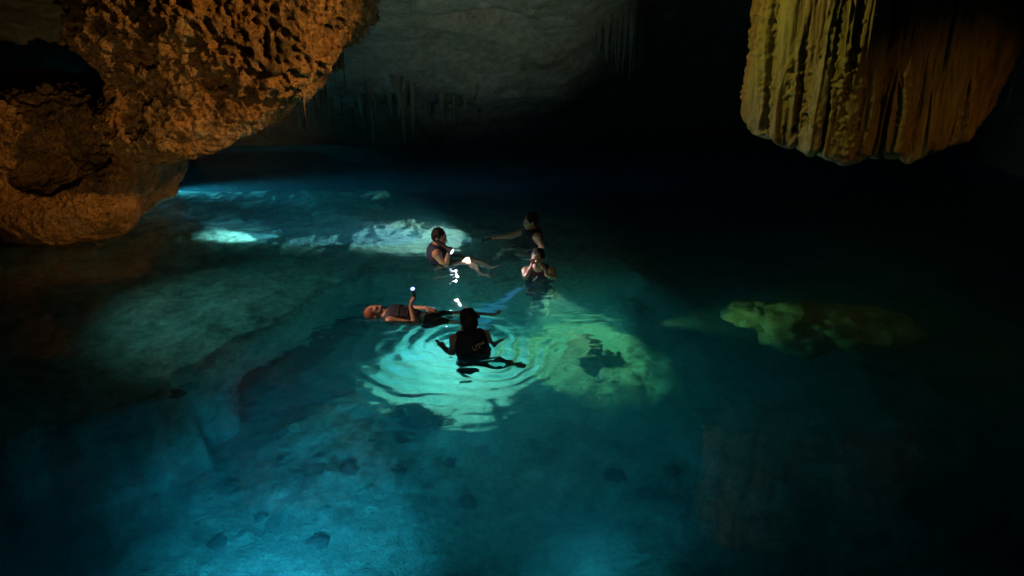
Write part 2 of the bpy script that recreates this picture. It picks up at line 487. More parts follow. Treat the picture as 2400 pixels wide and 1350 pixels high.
# ------------------------------------------------------------------ ceiling and back of the cave
PROF = np.array([(-4.0, 5.6), (2.0, 5.6), (8.0, 5.2), (11.0, 4.2), (13.0, 3.35), (14.3, 2.75), (15.1, 2.25), (16.0, 1.55), (16.7, 1.25), (17.6, 1.15), (18.3, 0.6), (18.8, -0.6), (19.2, -4.5)])
PS = np.concatenate([[0], np.cumsum(np.hypot(*np.diff(PROF, axis=0).T))])
def ceiling_point(x, s):
    y = np.interp(s, PS, PROF[:, 0]); z = np.interp(s, PS, PROF[:, 1])
    up = sstep(0.4, 4.5, x) * sstep(10, 14, y)
    z = z + 1.1 * up * sstep(-0.5, 1.5, z); y = y + 1.6 * up
    return y, z
gx = np.linspace(-12, 12, 420); gs = np.linspace(0, PS[-1], 520)
X, S = np.meshgrid(gx, gs, indexing='ij')
Yc, Zc = ceiling_point(X, S)
d1 = 0.28 * fbm(X * .5, Yc * .5, Zc * .5, 80, 4) + 0.10 * fbm(X * 1.7, Yc * 1.7, Zc * 1.7, 83, 4)
d1 -= 0.10 * np.maximum(0.45 - worley(X * 1.8, Yc * 1.8, Zc * 1.8, 86), 0)
# the low dark hollow in the roof
d1 = d1 + 0.55 * np.exp(-(((X + 0.55) / 0.62)**2 + ((Yc - 13.9 - 0.25 * X) / 0.22)**2))
me = mesh_np('cave_ceiling', np.stack([X, Yc + 0.35 * d1, Zc + d1], -1).reshape(-1, 3), grid_quads(420, 520))
tag(link('cave_ceiling', me, M['ceil']), kind='structure')
def side_wall(name, axis, pos, a0, a1, seed):
    a = np.linspace(a0, a1, 160); zz = np.linspace(-4.5, 6.2, 90)
    A, Zz = np.meshgrid(a, zz, indexing='ij')
    d = pos + 0.6 * fbm(A * .4, Zz * .5, 0, seed, 5)
    P = np.stack([d, A, Zz], -1) if axis == 0 else np.stack([A, d, Zz], -1)
    tag(link(name, mesh_np(name, P.reshape(-1, 3), grid_quads(160, 90)), M['ceil']), kind='structure')
side_wall('cave_wall_left', 0, -10.2, -4, 20, 90)
side_wall('cave_wall_right', 0, 10.2, -4, 20, 95)
side_wall('cave_wall_behind', 1, -3.4, -12, 12, 99)

# ------------------------------------------------------------------ pitted outcrop on the left
def poly_sdf(P, x, z):
    d = np.full(x.shape, 1e9); s = np.ones(x.shape)
    n = len(P)
    for i in range(n):
        ax, az = P[i]; bx, bz = P[i - 1]
        ex, ez = bx - ax, bz - az
        wx, wz = x - ax, z - az
        t = np.clip((wx * ex + wz * ez) / (ex * ex + ez * ez), 0, 1)
        d = np.minimum(d, (wx - ex * t)**2 + (wz - ez * t)**2)
        c1 = z >= az; c2 = z < bz; c3 = ex * wz > ez * wx
        flip = (c1 & c2 & c3) | (~c1 & ~c2 & ~c3)
        s = np.where(flip, -s, s)
    return s * np.sqrt(d)

def outcrop():
    h = 0.027
    lo = np.array([-9.6, 10.0, -1.9]); hi = np.array([-1.5, 14.6, 5.0])
    s = Sdf(lo, hi, h)
    gx, gy, gz = (lo[i] + h * np.arange(s.n[i]) for i in range(3))
    Xp, Zp = np.meshgrid(gx, gz, indexing='ij')
    def slab(P, yf, yb, rnd, k):
        d2 = poly_sdf(P, Xp, Zp) + rnd
        yc = (yf + yb) / 2; hy = (yb - yf) / 2 - rnd
        for j, y in enumerate(gy):
            dy = np.abs(y - yc) - hy
            d = np.minimum(np.maximum(d2, dy), 0) + np.hypot(np.maximum(d2, 0), np.maximum(dy, 0)) - rnd
            f = s.F[:, j, :]
            hh = np.maximum(k - np.abs(f - d), 0) / k
            s.F[:, j, :] = np.minimum(f, d) - hh * hh * k * 0.25
    A = [(-1.80, 5.3), (-1.78, 3.9), (-1.90, 3.3), (-1.98, 2.98), (-2.24, 2.80), (-2.45, 2.60), (-2.76, 2.5), (-2.79, 2.12), (-3.1, 2.03), (-3.28, 1.86),
         (-3.62, 1.57), (-3.8, 1.47), (-4.28, 1.36), (-4.8, 1.25), (-5.6, 1.25), (-5.75, 1.9), (-5.55, 2.15), (-5.62, 2.45), (-5.95, 2.8), (-5.8, 3.3), (-5.9, 5.3)]
    B = [(-9.5, -1.8), (-9.5, 2.1), (-8.2, 2.25), (-7.5, 2.12), (-6.9, 2.3), (-6.2, 2.2), (-5.7, 2.15), (-5.5, 1.6), (-5.6, 1.2), (-5.75, 0.8), (-5.95, 0.42), (-6.15, 0.1), (-6.4, -0.4), (-6.8, -1.8)]
    slab([(a - 0.08, b + (0.12 if b < 3.2 else 0)) for a, b in A], 10.9, 14.5, 0.42, 0.25)
    slab(B, 11.75, 14.5, 0.30, 0.3)
    for c, r in [((-4.1, 11.0, 3.3), (1.6, 0.5, 0.95)), ((-3.3, 11.1, 2.8), (0.9, 0.4, 0.4)), ((-7.2, 12.0, 0.35), (1.4, 0.75, 0.62)), ((-4.9, 11.2, 1.75), (0.8, 0.5, 0.45)), ((-7.7, 11.9, 1.5), (0.8, 0.5, 0.6))]:
        s.ell(c, r, k=0.35)
    for c, r in [((-6.35, 11.7, 1.45), (0.55, 0.6, 0.42)), ((-3.95, 10.55, 2.42), (0.30, 0.42, 0.17)), ((-5.1, 10.6, 2.0), (0.22, 0.4, 0.28)), ((-4.85, 10.5, 2.75), (0.4, 0.4, 0.2)), ((-2.35, 10.6, 2.9), (0.16, 0.45, 0.14)), ((-7.0, 11.7, 1.0), (0.5, 0.35, 0.25))]:
        s.ell(c, r, k=0.12, op='sub')
    V, Q = surface_nets(s.F, s.lo, s.h)
    N = normals(V, Q)
    x, y, z = V.T
    rough = sstep(0.80, 1.15, z + 0.12 * fbm(x * 1.5, y, z, 101, 2)) * 0.75 + 0.25
    rough = rough * (0.6 + 0.4 * sstep(0.0, 0.5, z - (1.25 + 0.42 * np.maximum(x + 5.0, 0))))
    d = 0.16 * fbm(x * .9, y * .9, z * .9, 110, 3) + 0.07 * fbm(x * 2.6, y * 2.6, z * 2.6, 114, 3)
    wx = x + 0.08 * fbm(x * 4, y * 4, z * 4, 120, 2); wz = z + 0.08 * fbm(x * 4, y * 4, z * 4, 123, 2)
    p1 = sstep(0.58, 0.22, worley(wx * 3.6, y * 3.6, wz * 3.6, 130)) * sstep(-0.35, 0.15, fbm(x * 1.3, y * 1.3, z * 1.3, 150, 2))
    p2 = sstep(0.60, 0.25, worley(wx * 7.0, y * 7.0, wz * 7.0, 134)) * sstep(-0.3, 0.1, fbm(x * 2.1, y * 2.1, z * 2.1, 155, 2))
    p3 = sstep(0.55, 0.25, worley(wx * 12, y * 12, wz * 12, 138))
    rid = np.clip(1 - np.abs(fbm(x * 5, y * 5, z * 5, 140, 3)) * 3.5, 0, 1)
    d = d - rough * (0.12 * p1 + 0.11 * p2 + 0.06 * p3) + 0.05 * rough * rid + 0.025 * fbm(x * 12, y * 12, z * 12, 144, 2)
    me = mesh_np('limestone_outcrop', V + N * d[:, None], Q)
    return tag(link('limestone_outcrop', me, M['outcrop']), 'overhanging orange-brown pitted limestone mass rising from the water at left', 'rock')
outcrop()

# ------------------------------------------------------------------ fluted flowstone on the right
def lobe_mesh(name, cx, cy, zb, r, lumpy, seed, top=5.6, flare=0.18, lean=0.0, tip=1.0):
    nt, nz = 130, 250
    th = np.linspace(0, 2 * np.pi, nt, endpoint=False)
    u = np.linspace(0, 1, nz)
    zr = zb + (top - zb) * (0.72 * u + 0.28 * u**3)
    T, Zz = np.meshgrid(th, zr, indexing='ij')
    hgt = Zz - zb
    prof = np.sqrt(np.clip(1 - (1 - np.clip(hgt / (r * 1.35 * tip), 0, 1))**2, 0, 1))
    rad = r * prof * (1 + flare * hgt / 2)
    dx, dy = np.cos(T), np.sin(T)
    X0 = cx + lean * hgt + rad * dx; Y0 = cy + rad * dy
    # runnels, then beads and rimmed lumps
    sx = X0 + 0.05 * vnoise(X0 * 2, Y0 * 2, Zz * 1.3, seed + 2)
    run = 0.045 * fbm(sx * 7, Y0 * 7, Zz * 0.5, seed, 3) + 0.045 * (1 - 2 * np.abs(vnoise(sx * 11, Y0 * 11, Zz * 0.5, seed + 5))) + 0.02 * (1 - 2 * np.abs(vnoise(sx * 24, Y0 * 24, Zz * 0.9, seed + 6)))
    bm = sstep(-0.25, 0.3, fbm(X0 * 3, Y0 * 3, Zz * 1.2, seed + 7, 2))
    bead = 1.8 * lumpy * bm * (0.020 * np.maximum(0.5 - worley(X0 * 19, Y0 * 19, Zz * 13, seed + 8), 0) / 0.5 + 0.022 * fbm(X0 * 16, Y0 * 16, Zz * 17, seed + 9, 3))
    fine = 0.010 * fbm(X0 * 20, Y0 * 20, Zz * 6, seed + 14, 2)
    dd = (run + bead + fine) * sstep(0, 0.12, hgt)
    Zz = Zz + 0.03 * fbm(X0 * 6, Y0 * 6, 0 * X0, seed + 20, 2) * (1 - sstep(0, 0.5, hgt))
    return mesh_np(name, np.stack([X0 + dd * dx, Y0 + dd * dy, Zz], -1).reshape(-1, 3), grid_quads(nt, nz, True))

fs = bpy.data.objects.new('flowstone_drapery', None); COL.objects.link(fs)
tag(fs, 'huge fluted yellow-brown flowstone hanging from the cave roof at right', 'flowstone')
LOBES = [  # x, depth, lowest z, radius, lumpiness
    (3.10, 9.78, 1.92, 0.24, 1.0), (3.32, 9.55, 1.84, 0.25, 1.0), (3.55, 9.36, 1.80, 0.19, 1.2), (3.74, 9.30, 1.74, 0.17, 1.5), (3.90, 9.27, 1.70, 0.15, 1.5),
    (4.05, 9.34, 1.74, 0.15, 1.0), (4.24, 9.36, 1.77, 0.20, 0.5), (4.50, 9.40, 1.75, 0.22, 0.5), (4.70, 9.46, 1.71, 0.13, 0.5), (4.86, 9.42, 1.80, 0.19, 0.4),
    (5.06, 9.50, 1.84, 0.17, 0.5), (5.24, 9.58, 1.88, 0.20, 0.6), (5.42, 9.76, 1.98, 0.20, 0.6), (5.56, 9.86, 2.05, 0.17, 0.6),
    (3.20, 9.46, 1.90, 0.10, 0.8), (3.46, 9.24, 1.84, 0.09, 1.2), (3.66, 9.16, 1.80, 0.08, 1.4), (3.83, 9.14, 1.74, 0.08, 1.3), (4.00, 9.17, 1.79, 0.07, 1.0), (4.38, 9.2, 1.80, 0.09, 0.5), (4.62, 9.26, 1.73, 0.08, 0.5), (4.76, 9.30, 1.78, 0.07, 0.5), (4.97, 9.32, 1.86, 0.08, 0.5), (5.15, 9.42, 1.9, 0.08, 0.5)]
for i, (x, y, zb, r, lm) in enumerate(LOBES):
    link('flute', lobe_mesh('flute', x, y, zb, r, lm, 200 + 31 * i, lean=(0.0 if x < 4.6 else 0.05 + 0.17 * (x - 4.6))), M['flow'], fs)
link('core', lobe_mesh('core', 4.22, 10.3, 2.05, 1.05, 0.5, 777, flare=0.12), M['flow'], fs)

# ------------------------------------------------------------------ stalactites
def stalactite_mesh(length, r, seed):
    nt, nz = 12, 12
    th = np.linspace(0, 2 * np.pi, nt, endpoint=False); u = np.linspace(0, 1, nz)
    T, U = np.meshgrid(th, u, indexing='ij')
    rad = r * (0.05 + 0.35 * U + 0.60 * U**3.5) * (1 + 0.25 * vnoise(np.cos(T) * 1.5, np.sin(T) * 1.5, U * 4, seed))
    wob = 0.12 * r * vnoise(U * 3, 0, 0, seed + 3)
    return mesh_np('stalactite', np.stack([rad * np.cos(T) + wob, rad * np.sin(T), -length * (1 - U)], -1).reshape(-1, 3), grid_quads(nt, nz, True))
def ceil_z(x, y):
    s = np.linspace(0, PS[-1], 600)
    yy, zz = ceiling_point(np.full(600, x), s)
    m = zz > 0.2
    return float(np.interp(y, yy[m], zz[m]))
def stalactite(x, y, bottom, r, label, group=None, top=None, mat='drip'):
    zt = (ceil_z(x, y) if top is None else top) + 0.35
    o = link('stalactite', stalactite_mesh(zt - bottom, r, random.randint(0, 9999)), M[mat], None, (x, y, zt))
    return tag(o, label, 'stalactite', group)
random.seed(21)
for i in range(46):
    t = i / 45
    x = -4.9 + 4.3 * t + random.uniform(-0.1, 0.1); y = 15.6 + random.uniform(0, 1.5)
    b = 0.42 + 0.75 * random.random()**0.6 + 0.25 * math.sin(i * 1.9) + 0.25 * max(0, t - 0.75) * 4
    stalactite(x, y, b, random.uniform(0.08, 0.26), 'dim stalactite in the dark curtain along the back of the pool', 'curtain of stalactites at the back')
for i in range(12):
    x = 1.55 + 0.07 * i + random.uniform(-0.04, 0.04); y = 14.6 + random.uniform(-0.2, 0.3)
    stalactite(x, y, 2.0 + 0.5 * abs(i - 6.5) / 6.5 + random.uniform(-0.12, 0.12), random.uniform(0.09, 0.20), 'dim stalactite in the isolated clump hanging before the black void', 'clump of stalactites right of centre')
for i in range(12):
    stalactite(-3.3 + random.uniform(-0.5, 0.6), 13.0 + random.uniform(-0.3, 0.8), 1.75 + random.uniform(-0.35, 0.5), random.uniform(0.04, 0.08), 'dim stalactite close behind the tip of the orange outcrop', 'stalactites behind the outcrop', top=3.2)
stalactite(-1.50, 12.5, 3.18, 0.035, 'longer of the two thin pale stalactites at the top edge')
stalactite(-1.42, 12.5, 3.20, 0.03, 'shorter thin stalactite touching the pale one at the top edge')
stalactite(-1.00, 12.4, 3.30, 0.03, 'single thin pale stalactite at the top edge, right of the pair')
stalactite(-2.80, 10.95, 1.86, 0.045, 'thin stalactite hanging from the tip of the orange outcrop', top=2.1, mat='outcrop')
for i in range(7):
    stalactite(3.0 - 0.1 * i + random.uniform(-.03, .03), 11.6 + 0.1 * i, 3.28 + 0.02 * i + random.uniform(-.05, .05), random.uniform(0.03, 0.06), ['nearest', 'second', 'third', 'fourth', 'fifth', 'sixth', 'farthest'][i] + ' from the flowstone of the short stalactites at the top edge', 'short stalactites beside the flowstone', top=3.75)
stalactite(6.1, 10.0, 2.25, 0.10, 'dark stalactite at the right edge beyond the flowstone', top=4.6)
stalactite(5.62, 9.7, 2.2, 0.04, 'small whitish stalactite tip at the right side of the flowstone', top=2.7)

# ------------------------------------------------------------------ rocks under water
def rock_mesh(name, rx, ry, rz, seed, n=48, lump=0.25):
    u = np.linspace(0, 2 * np.pi, n, endpoint=False); v = np.linspace(0.02, np.pi - 0.02, n // 2)
    U, Vv = np.meshgrid(u, v, indexing='ij')
    dx, dy, dz = np.cos(U) * np.sin(Vv), np.sin(U) * np.sin(Vv), np.cos(Vv)
    s = 1 + lump * fbm(dx * 1.2, dy * 1.2, dz * 1.2, seed, 3) * 1.6 + 0.12 * fbm(dx * 4, dy * 4, dz * 4, seed + 9, 3) - 0.12 * np.maximum(0.5 - worley(dx * 2.6, dy * 2.6, dz * 2.6, seed + 20), 0)
    return mesh_np(name, np.stack([dx * rx * s, dy * ry * s, dz * rz * s], -1).reshape(-1, 3), grid_quads(n, n // 2, True)[:, ::-1])
def rock(x, y, r, label, seed, mat='boulder', z=None, name='boulder', group=None, n=64):
    zz = float(bed_z(np.array([x]), np.array([y]))[0]) if z is None else z
    o = link(name, rock_mesh(name, *r, seed, n), M[mat], None, (x, y, zz))
    return tag(o, label, 'rock', group)
rock(3.22, 9.75, (0.36, 0.40, 0.34), 'green-lit knob at the left end of the sunken boulder group', 301, z=-1.05)
rock(3.75, 9.55, (0.62, 0.62, 0.62), 'large rounded olive boulder lying sunken right of the swimmers', 302, z=-1.2)
rock(4.25, 9.42, (0.55, 0.5, 0.5), 'middle olive boulder, wedged between two larger ones in the sunken group', 306, z=-1.15)
rock(4.6, 9.35, (0.6, 0.5, 0.42), 'low olive-brown boulder, right-hand end of the sunken group', 303, z=-1.15)
rock(-1.10, 8.22, (0.26, 0.20, 0.26), 'larger dark rock in the bright green water below the nearest swimmer', 304, mat='pebble')
rock(-0.82, 8.30, (0.15, 0.14, 0.16), 'small dark rock touching the larger one below the nearest swimmer', 311, mat='pebble')
rock(1.18, 9.75, (0.28, 0.22, 0.25), 'dark rock in the hollow of the yellow-green lit patch', 305, mat='pebble')
STONES = [(-3.58, 7.45), (-1.21, 7.26), (-2.55, 6.71), (1.73, 7.35), (0.13, 8.85), (1.12, 7.3), (-1.55, 7.75), (-2.9, 6.4), (-1.9, 6.35), (-0.5, 7.0), (-3.0, 7.2), (-1.75, 7.3), (-2.6, 7.6), (-0.7, 7.6)]
shadow = rock(-2.55, 9.25, (1.25, 0.68, 0.5), 'dark rock put in for the long shadow band running down-left from the floating swimmer', 320, 'pebble', -2.0, 'shadow_rock', None, 110)  # dark stone colour stands in for the shadow band on the bed
shadow.rotation_euler = (0, 0, R(52))
shadow2 = rock(-2.1, 10.15, (0.75, 0.5, 0.3), 'added dark rock behind the floating swimmer, at the head of the shadow band', 327, 'pebble', -1.9, 'boulder', None, 80)  # second dark rock, continues the added shadow band
shadow2.rotation_euler = (0, 0, R(20))
ORD = ['leftmost', 'second', 'third', 'fourth', 'fifth', 'sixth', 'seventh', 'eighth', 'ninth', 'tenth', 'eleventh', 'twelfth', 'thirteenth', 'rightmost']
STONES.sort(key=lambda p: p[0] / (p[1] + 0.4 * 6))
for i, (x, y) in enumerate(STONES):
    k = random.choice([0.05, 0.07, 0.09, 0.11])
    rock(x, y, (k, k * random.uniform(0.7, 1), k * 0.5), ORD[i] + (' of the small dark stones' if i in (0, 13) else ' from the left of the small dark stones') + ' on the turquoise near pool bed', 400 + i, 'pebble', None, 'bed_stone', 'dark stones on the near pool bed', 20)

# ------------------------------------------------------------------ torches
def lathe(name, prof, nt=20):
    th = np.linspace(0, 2 * np.pi, nt, endpoint=False)
    P = np.array(prof)
    T, Rr = np.meshgrid(th, P[:, 0], indexing='ij'); _, Zz = np.meshgrid(th, P[:, 1], indexing='ij')
    return mesh_np(name, np.stack([Rr * np.cos(T), Rr * np.sin(T), Zz], -1).reshape(-1, 3), grid_quads(nt, len(P), True))
def torch(loc, target, label, power, color, size, blend=0.4, lens=1.0, body='black', scale=1.0, lens_mat='lens'):
    t = bpy.data.objects.new('flashlight', None); COL.objects.link(t)
    t.location = loc
    t.scale = (scale,) * 3
    t.rotation_euler = (Vector(target) - Vector(loc)).to_track_quat('Z', 'Y').to_euler()
    tag(t, label, 'flashlight', 'torches held by the swimmers')
    link('barrel', lathe('barrel', [(0.0, -0.15), (0.017, -0.148), (0.019, -0.14), (0.017, -0.13), (0.018, -0.06), (0.017, -0.02)]), M[body], t)
    link('lamp_head', lathe('lamp_head', [(0.017, -0.03), (0.028, -0.005), (0.030, 0.02), (0.031, 0.03), (0.027, 0.03), (0.024, 0.022)]), M[body], t)
    link('lens', lathe('lens', [(0.0, 0.0235), (0.0265 * lens, 0.0225)]), M[lens_mat], t)
    d = (Vector(target) - Vector(loc)).normalized()
    spot('torch_beam', Vector(loc) + d * 0.06 * scale, target, power, color, size, blend, 0.012)
    return t

# ------------------------------------------------------------------ people
def unit(v):
    v = np.array(v, float); return v / np.linalg.norm(v)
def frame(fwd, up):
    f = unit(fwd); u = np.array(up, float); u = unit(u - f * (u @ f)); r = np.cross(f, u)
    return f, r, u
def hand(s, wrist, d, palm, curl, thumb=1):
    d = unit(d); palm = np.array(palm, float); palm = unit(palm - d * (palm @ d)); sd = np.cross(d, palm) * thumb
    w = np.array(wrist, float)
    s.ell(w + d * 0.045, (0.05, 0.038, 0.017), np.stack([d, sd, palm]), 0.015)
    for i, (off, ln) in enumerate([(0.027, 0.068), (0.009, 0.076), (-0.010, 0.070), (-0.028, 0.054)]):
        a = w + d * 0.082 + sd * off
        c1 = curl * 0.6; c2 = curl * 1.7
        b = a + (d * math.cos(c1) + palm * math.sin(c1)) * ln * 0.55 + sd * off * 0.12
        c = b + (d * math.cos(c2) + palm * math.sin(c2)) * ln * 0.45
        s.cone(a - d * 0.02, b, 0.0105, 0.0095, 0.005); s.cone(b, c, 0.0095, 0.008, 0.004)
    a = w + d * 0.02 + sd * 0.028
    b = a + d * 0.035 + sd * 0.024 + palm * 0.012
    c = b + d * 0.03 + palm * (0.012 + 0.012 * curl)
    s.cone(a, b, 0.014, 0.011, 0.01); s.cone(b, c, 0.011, 0.009, 0.005)

def person(label, base, J, skin='skin', hair='hair', vest=None, shorts='shorts', hairstyle='short', head_s=1.0, smile=False, h=0.0085, stripe=False):
    B = np.array(base, float)
    g = {k: B + np.array(v, float) for k, v in J.items() if k not in ('hf', 'hu', 'tf', 'hand_l', 'hand_r')}
    pts = np.array(list(g.values()))
    lo, hi = pts.min(0) - 0.28, pts.max(0) + 0.28
    s = Sdf(lo, hi, h)
    pel, che, nek, hd = g['pelvis'], g['chest'], g['neck'], g['head']
    up = unit(nek - pel); tf, tr, tu = frame(J['tf'], up)
    if abs(tf @ up) > 0.3:
        tf = unit(np.array(J['tf'], float) - up * (np.array(J['tf'], float) @ up)); tu = up; tr = np.cross(tf, tu)
    Mx = np.stack([tr, tf, tu])
    mid = (pel + che) / 2
    torso = [(pel, (0.155, 0.105, 0.12)), (mid, (0.14, 0.098, 0.15)), (che, (0.165, 0.112, 0.17)), (che + tu * 0.09, (0.165, 0.095, 0.09))]
    for c, r in torso: s.ell(c, r, Mx, 0.06)
    f, r, u = frame(J['hf'], J['hu'])
    Mh = np.stack([r, f, u]); k = head_s
    s.cone(nek - tu * 0.02, hd - u * 0.06 * k - f * 0.01, 0.062, 0.053, 0.03)
    def hp(a, b, c): return hd + (r * a + f * b + u * c) * k
    s.ell(hp(0, -.012, .035), np.array((.077, .097, .092)) * k, Mh, 0.02)
    s.ell(hp(0, .030, -.035), np.array((.062, .064, .084)) * k, Mh, 0.03)
    s.ell(hp(0, .062, -.098), np.array((.028, .024, .022)) * k, Mh, 0.03)
    s.cone(hp(-.035, .078, .022), hp(.035, .078, .022), .013, .013, 0.02)
    for q in (-1, 1):
        s.ell(hp(.031 * q, .102, .002), np.array((.017, .014, .011)) * k, Mh, 0.012, 'sub')
        s.ell(hp(.036 * q, .068, -.035), np.array((.02, .018, .02)) * k, Mh, 0.02)
        s.ell(hp(.079 * q, -.012, -.012), np.array((.010, .021, .033)) * k, Mh, 0.008)
    s.cone(hp(0, .092, .012), hp(0, .112, -.034), .008 * k, .013 * k, 0.012)
    s.ell(hp(0, .099, -.034), np.array((.019, .012, .010)) * k, Mh, 0.008)
    s.ell(hp(0, .088, -.070), np.array((.026, .012, .006)) * k, Mh, 0.006)
    s.ell(hp(0, .085, -.083), np.array((.021, .012, .007)) * k, Mh, 0.006)
    for q, sd in (('l', -1), ('r', 1)):
        sh, el, wr = g['sh_' + q], g['el_' + q], g['wr_' + q]
        s.cone(nek, sh, 0.055, 0.058, 0.05)
        s.cone(sh, el, 0.052, 0.040, 0.04); s.cone(el, wr, 0.041, 0.027, 0.02)
        hdir, palm, curl = J['hand_' + q]
        hand(s, wr, hdir, palm, curl, sd)
        hip = pel + tr * 0.085 * sd - tu * 0.04
        kn, an, to = g['kn_' + q], g['an_' + q], g['to_' + q]
        s.cone(hip, kn, 0.083, 0.055, 0.05); s.cone(kn, kn + (an - kn) * 0.35, 0.054, 0.056, 0.02); s.cone(kn + (an - kn) * 0.35, an, 0.056, 0.036, 0.02)
        s.cone(an, to, 0.038, 0.026, 0.03)
    body = link('person', s.mesh('person'), M[skin])
    tag(body, label, 'person', None)
    # hair
    hs = Sdf(hd - 0.36, hd + 0.30, 0.008)
    hs.ell(hp(0, -.022, .042), np.array((.085, .098, .096)) * k, Mh, 0.01)
    if hairstyle == 'long':
        hs.ell(hp(0, -.055, -.01), np.array((.088, .075, .11)) * k, Mh, 0.04)
        hs.cone(hp(0, -.07, -.02), hp(0.0, -.085, -.15), .07, .05, 0.05)
        hs.cone(hp(.05, -.03, .0), hp(.11, -.05, .03), .024, .015, 0.02)
    elif hairstyle == 'wet':
        hs.ell(hp(0, -.045, -.01), np.array((.082, .062, .09)) * k, Mh, 0.04)
        hs.cone(hp(0, -.07, -.03), hp(0, -.06, -.11), .05, .04, 0.04)
    else:
        hs.ell(hp(0, -.045, .0), np.array((.078, .066, .08)) * k, Mh, 0.04)
    hs.ell(hp(0, .105, -.03), np.array((.075, .075, .108)) * k, Mh, 0.01, 'sub')
    for q in (-1, 1): hs.ell(hp(.09 * q, .0, -.03), np.array((.03, .035, .045)) * k, Mh, 0.01, 'sub')
    link('hair', hs.mesh('hair', lambda V: 0.010 * fbm(V[:, 0] * 32, V[:, 1] * 32, V[:, 2] * 12, 7, 3) + 0.003), M[hair], body)
    # eyes, brows and lips
    for q in (-1, 1):
        es = Sdf(hp(.031 * q, .086, .002) - 0.03, hp(.031 * q, .086, .002) + 0.03, 0.004)
        es.ell(hp(.031 * q, .084, .002), np.array((.013, .011, .008)) * k, Mh, 0.003)
        link('eye', es.mesh('eye'), M['eye'], body)
        es = Sdf(hp(.033 * q, .088, .022) - 0.04, hp(.033 * q, .088, .022) + 0.04, 0.004)
        es.cone(hp(.017 * q, .093, .022), hp(.048 * q, .080, .025), .006, .0045, 0.003)
        link('eyebrow', es.mesh('eyebrow'), M[hair], body)
    ls = Sdf(hp(0, .09, -.075) - 0.045, hp(0, .09, -.075) + 0.045, 0.004)
    ls.ell(hp(0, .090, -.076), np.array((.025, .0125, .0085)) * k, Mh, 0.003)
    link('lips', ls.mesh('lips'), M['lip'], body)
    # life vest: a padded shell over the torso with arm holes and a neck opening
    if vest:
        v = Sdf(lo, hi, 0.012)
        for c, rr in torso[1:]: v.ell(c, np.array(rr) + 0.036, Mx, 0.05)
        for q in 'lr': v.cone(nek + (g['sh_' + q] - nek) * 0.3 + tu * 0.01, nek + (g['sh_' + q] - nek) * 0.78, 0.062, 0.06, 0.04)
        v.cone(nek - tu * 0.02 - tf * 0.055 - tr * 0.07, nek - tu * 0.02 - tf * 0.055 + tr * 0.07, 0.05, 0.05, 0.04)
        v.cone(nek - tu * 0.02, nek + tu * 0.25 + tf * 0.06, 0.068, 0.09, 0.015, 'sub')
        v.ell(hd, (0.13, 0.13, 0.135), Mh, 0.015, 'sub')
        for q in 'lr':
            sh = g['sh_' + q]; d = unit(g['el_' + q] - sh)
            v.cone(sh - d * 0.0, sh + d * 0.16, 0.068, 0.068, 0.015, 'sub')
        v.cut(pel + tu * 0.07, -tu)
        ves = link('life_vest', v.mesh('life_vest', lambda V: 0.008 * fbm(V[:, 0] * 9, V[:, 1] * 9, V[:, 2] * 9, 3, 3)), M[vest], body)
        for hgt in (0.02, -0.09):
            st = Sdf(lo, hi, 0.012)
            for c, rr in torso[1:]: st.ell(c, np.array(rr) + 0.043, Mx, 0.05)
            st.cut(che + tu * (hgt + 0.014), tu); st.cut(che + tu * (hgt - 0.014), -tu)
            for q in 'lr':
                sh = g['sh_' + q]; d = unit(g['el_' + q] - sh)
                st.cone(sh, sh + d * 0.16, 0.075, 0.075, 0.01, 'sub')
            if (st.F < 0).any(): link('strap', st.mesh('strap'), M['black'], ves)
    if shorts:
        p = Sdf(lo, hi, 0.012)
        p.ell(pel, np.array((0.155, 0.105, 0.12)) + 0.012, Mx, 0.05)
        for q, sd in (('l', -1), ('r', 1)):
            hip = pel + tr * 0.085 * sd - tu * 0.04
            e = hip + (g['kn_' + q] - hip) * 0.62
            p.cone(hip, e, 0.097, 0.082, 0.04)
        p.cut(pel + tu * 0.08, tu)
        link('shorts', p.mesh('shorts', lambda V: 0.006 * fbm(V[:, 0] * 12, V[:, 1] * 12, V[:, 2] * 12, 5, 3)), M[shorts], body)
        if stripe:
            st = Sdf(lo, hi, 0.01)
            st.ell(pel, np.array((0.155, 0.105, 0.12)) + 0.022, Mx, 0.05)
            st.cut(pel + tu * 0.03, tu); st.cut(pel, -tu)
            link('waistband', st.mesh('waistband'), M['white'], body)
    return body, dict(g=g, tf=tf, tr=tr, tu=tu, che=che)

# nearest swimmer, seen from behind
nb, ni = person('nearest swimmer seen from behind, dark vest with yellow letters on its back', (-0.47, 7.96, -0.035), dict(
    pelvis=(0.05, -0.03, -0.36), chest=(0.02, 0.0, 0.0), neck=(0.0, 0.02, 0.20), head=(-0.015, 0.05, 0.325), hf=(-0.35, 0.9, -0.25), hu=(-0.05, 0.25, 1), tf=(-0.35, 1, 0),
    sh_l=(-0.155, -0.02, 0.115), el_l=(-0.20, -0.06, -0.13), wr_l=(-0.30, 0.10, -0.10), hand_l=((-0.6, 0.75, 0.05), (0.3, 0.2, -1), 0.9),
    sh_r=(0.17, 0.06, 0.125), el_r=(0.25, 0.12, -0.05), wr_r=(0.32, 0.27, -0.13), hand_r=((0.5, 0.8, -0.2), (0, 0, -1), 0.4),
    kn_l=(-0.10, 0.30, -0.62), an_l=(-0.05, 0.15, -1.0), to_l=(-0.08, 0.34, -1.05),
    kn_r=(0.30, 0.12, -0.55), an_r=(0.46, -0.08, -0.32), to_r=(0.60, -0.16, -0.30)), 'skin_dark', 'hair', 'vest', 'shorts', 'long')

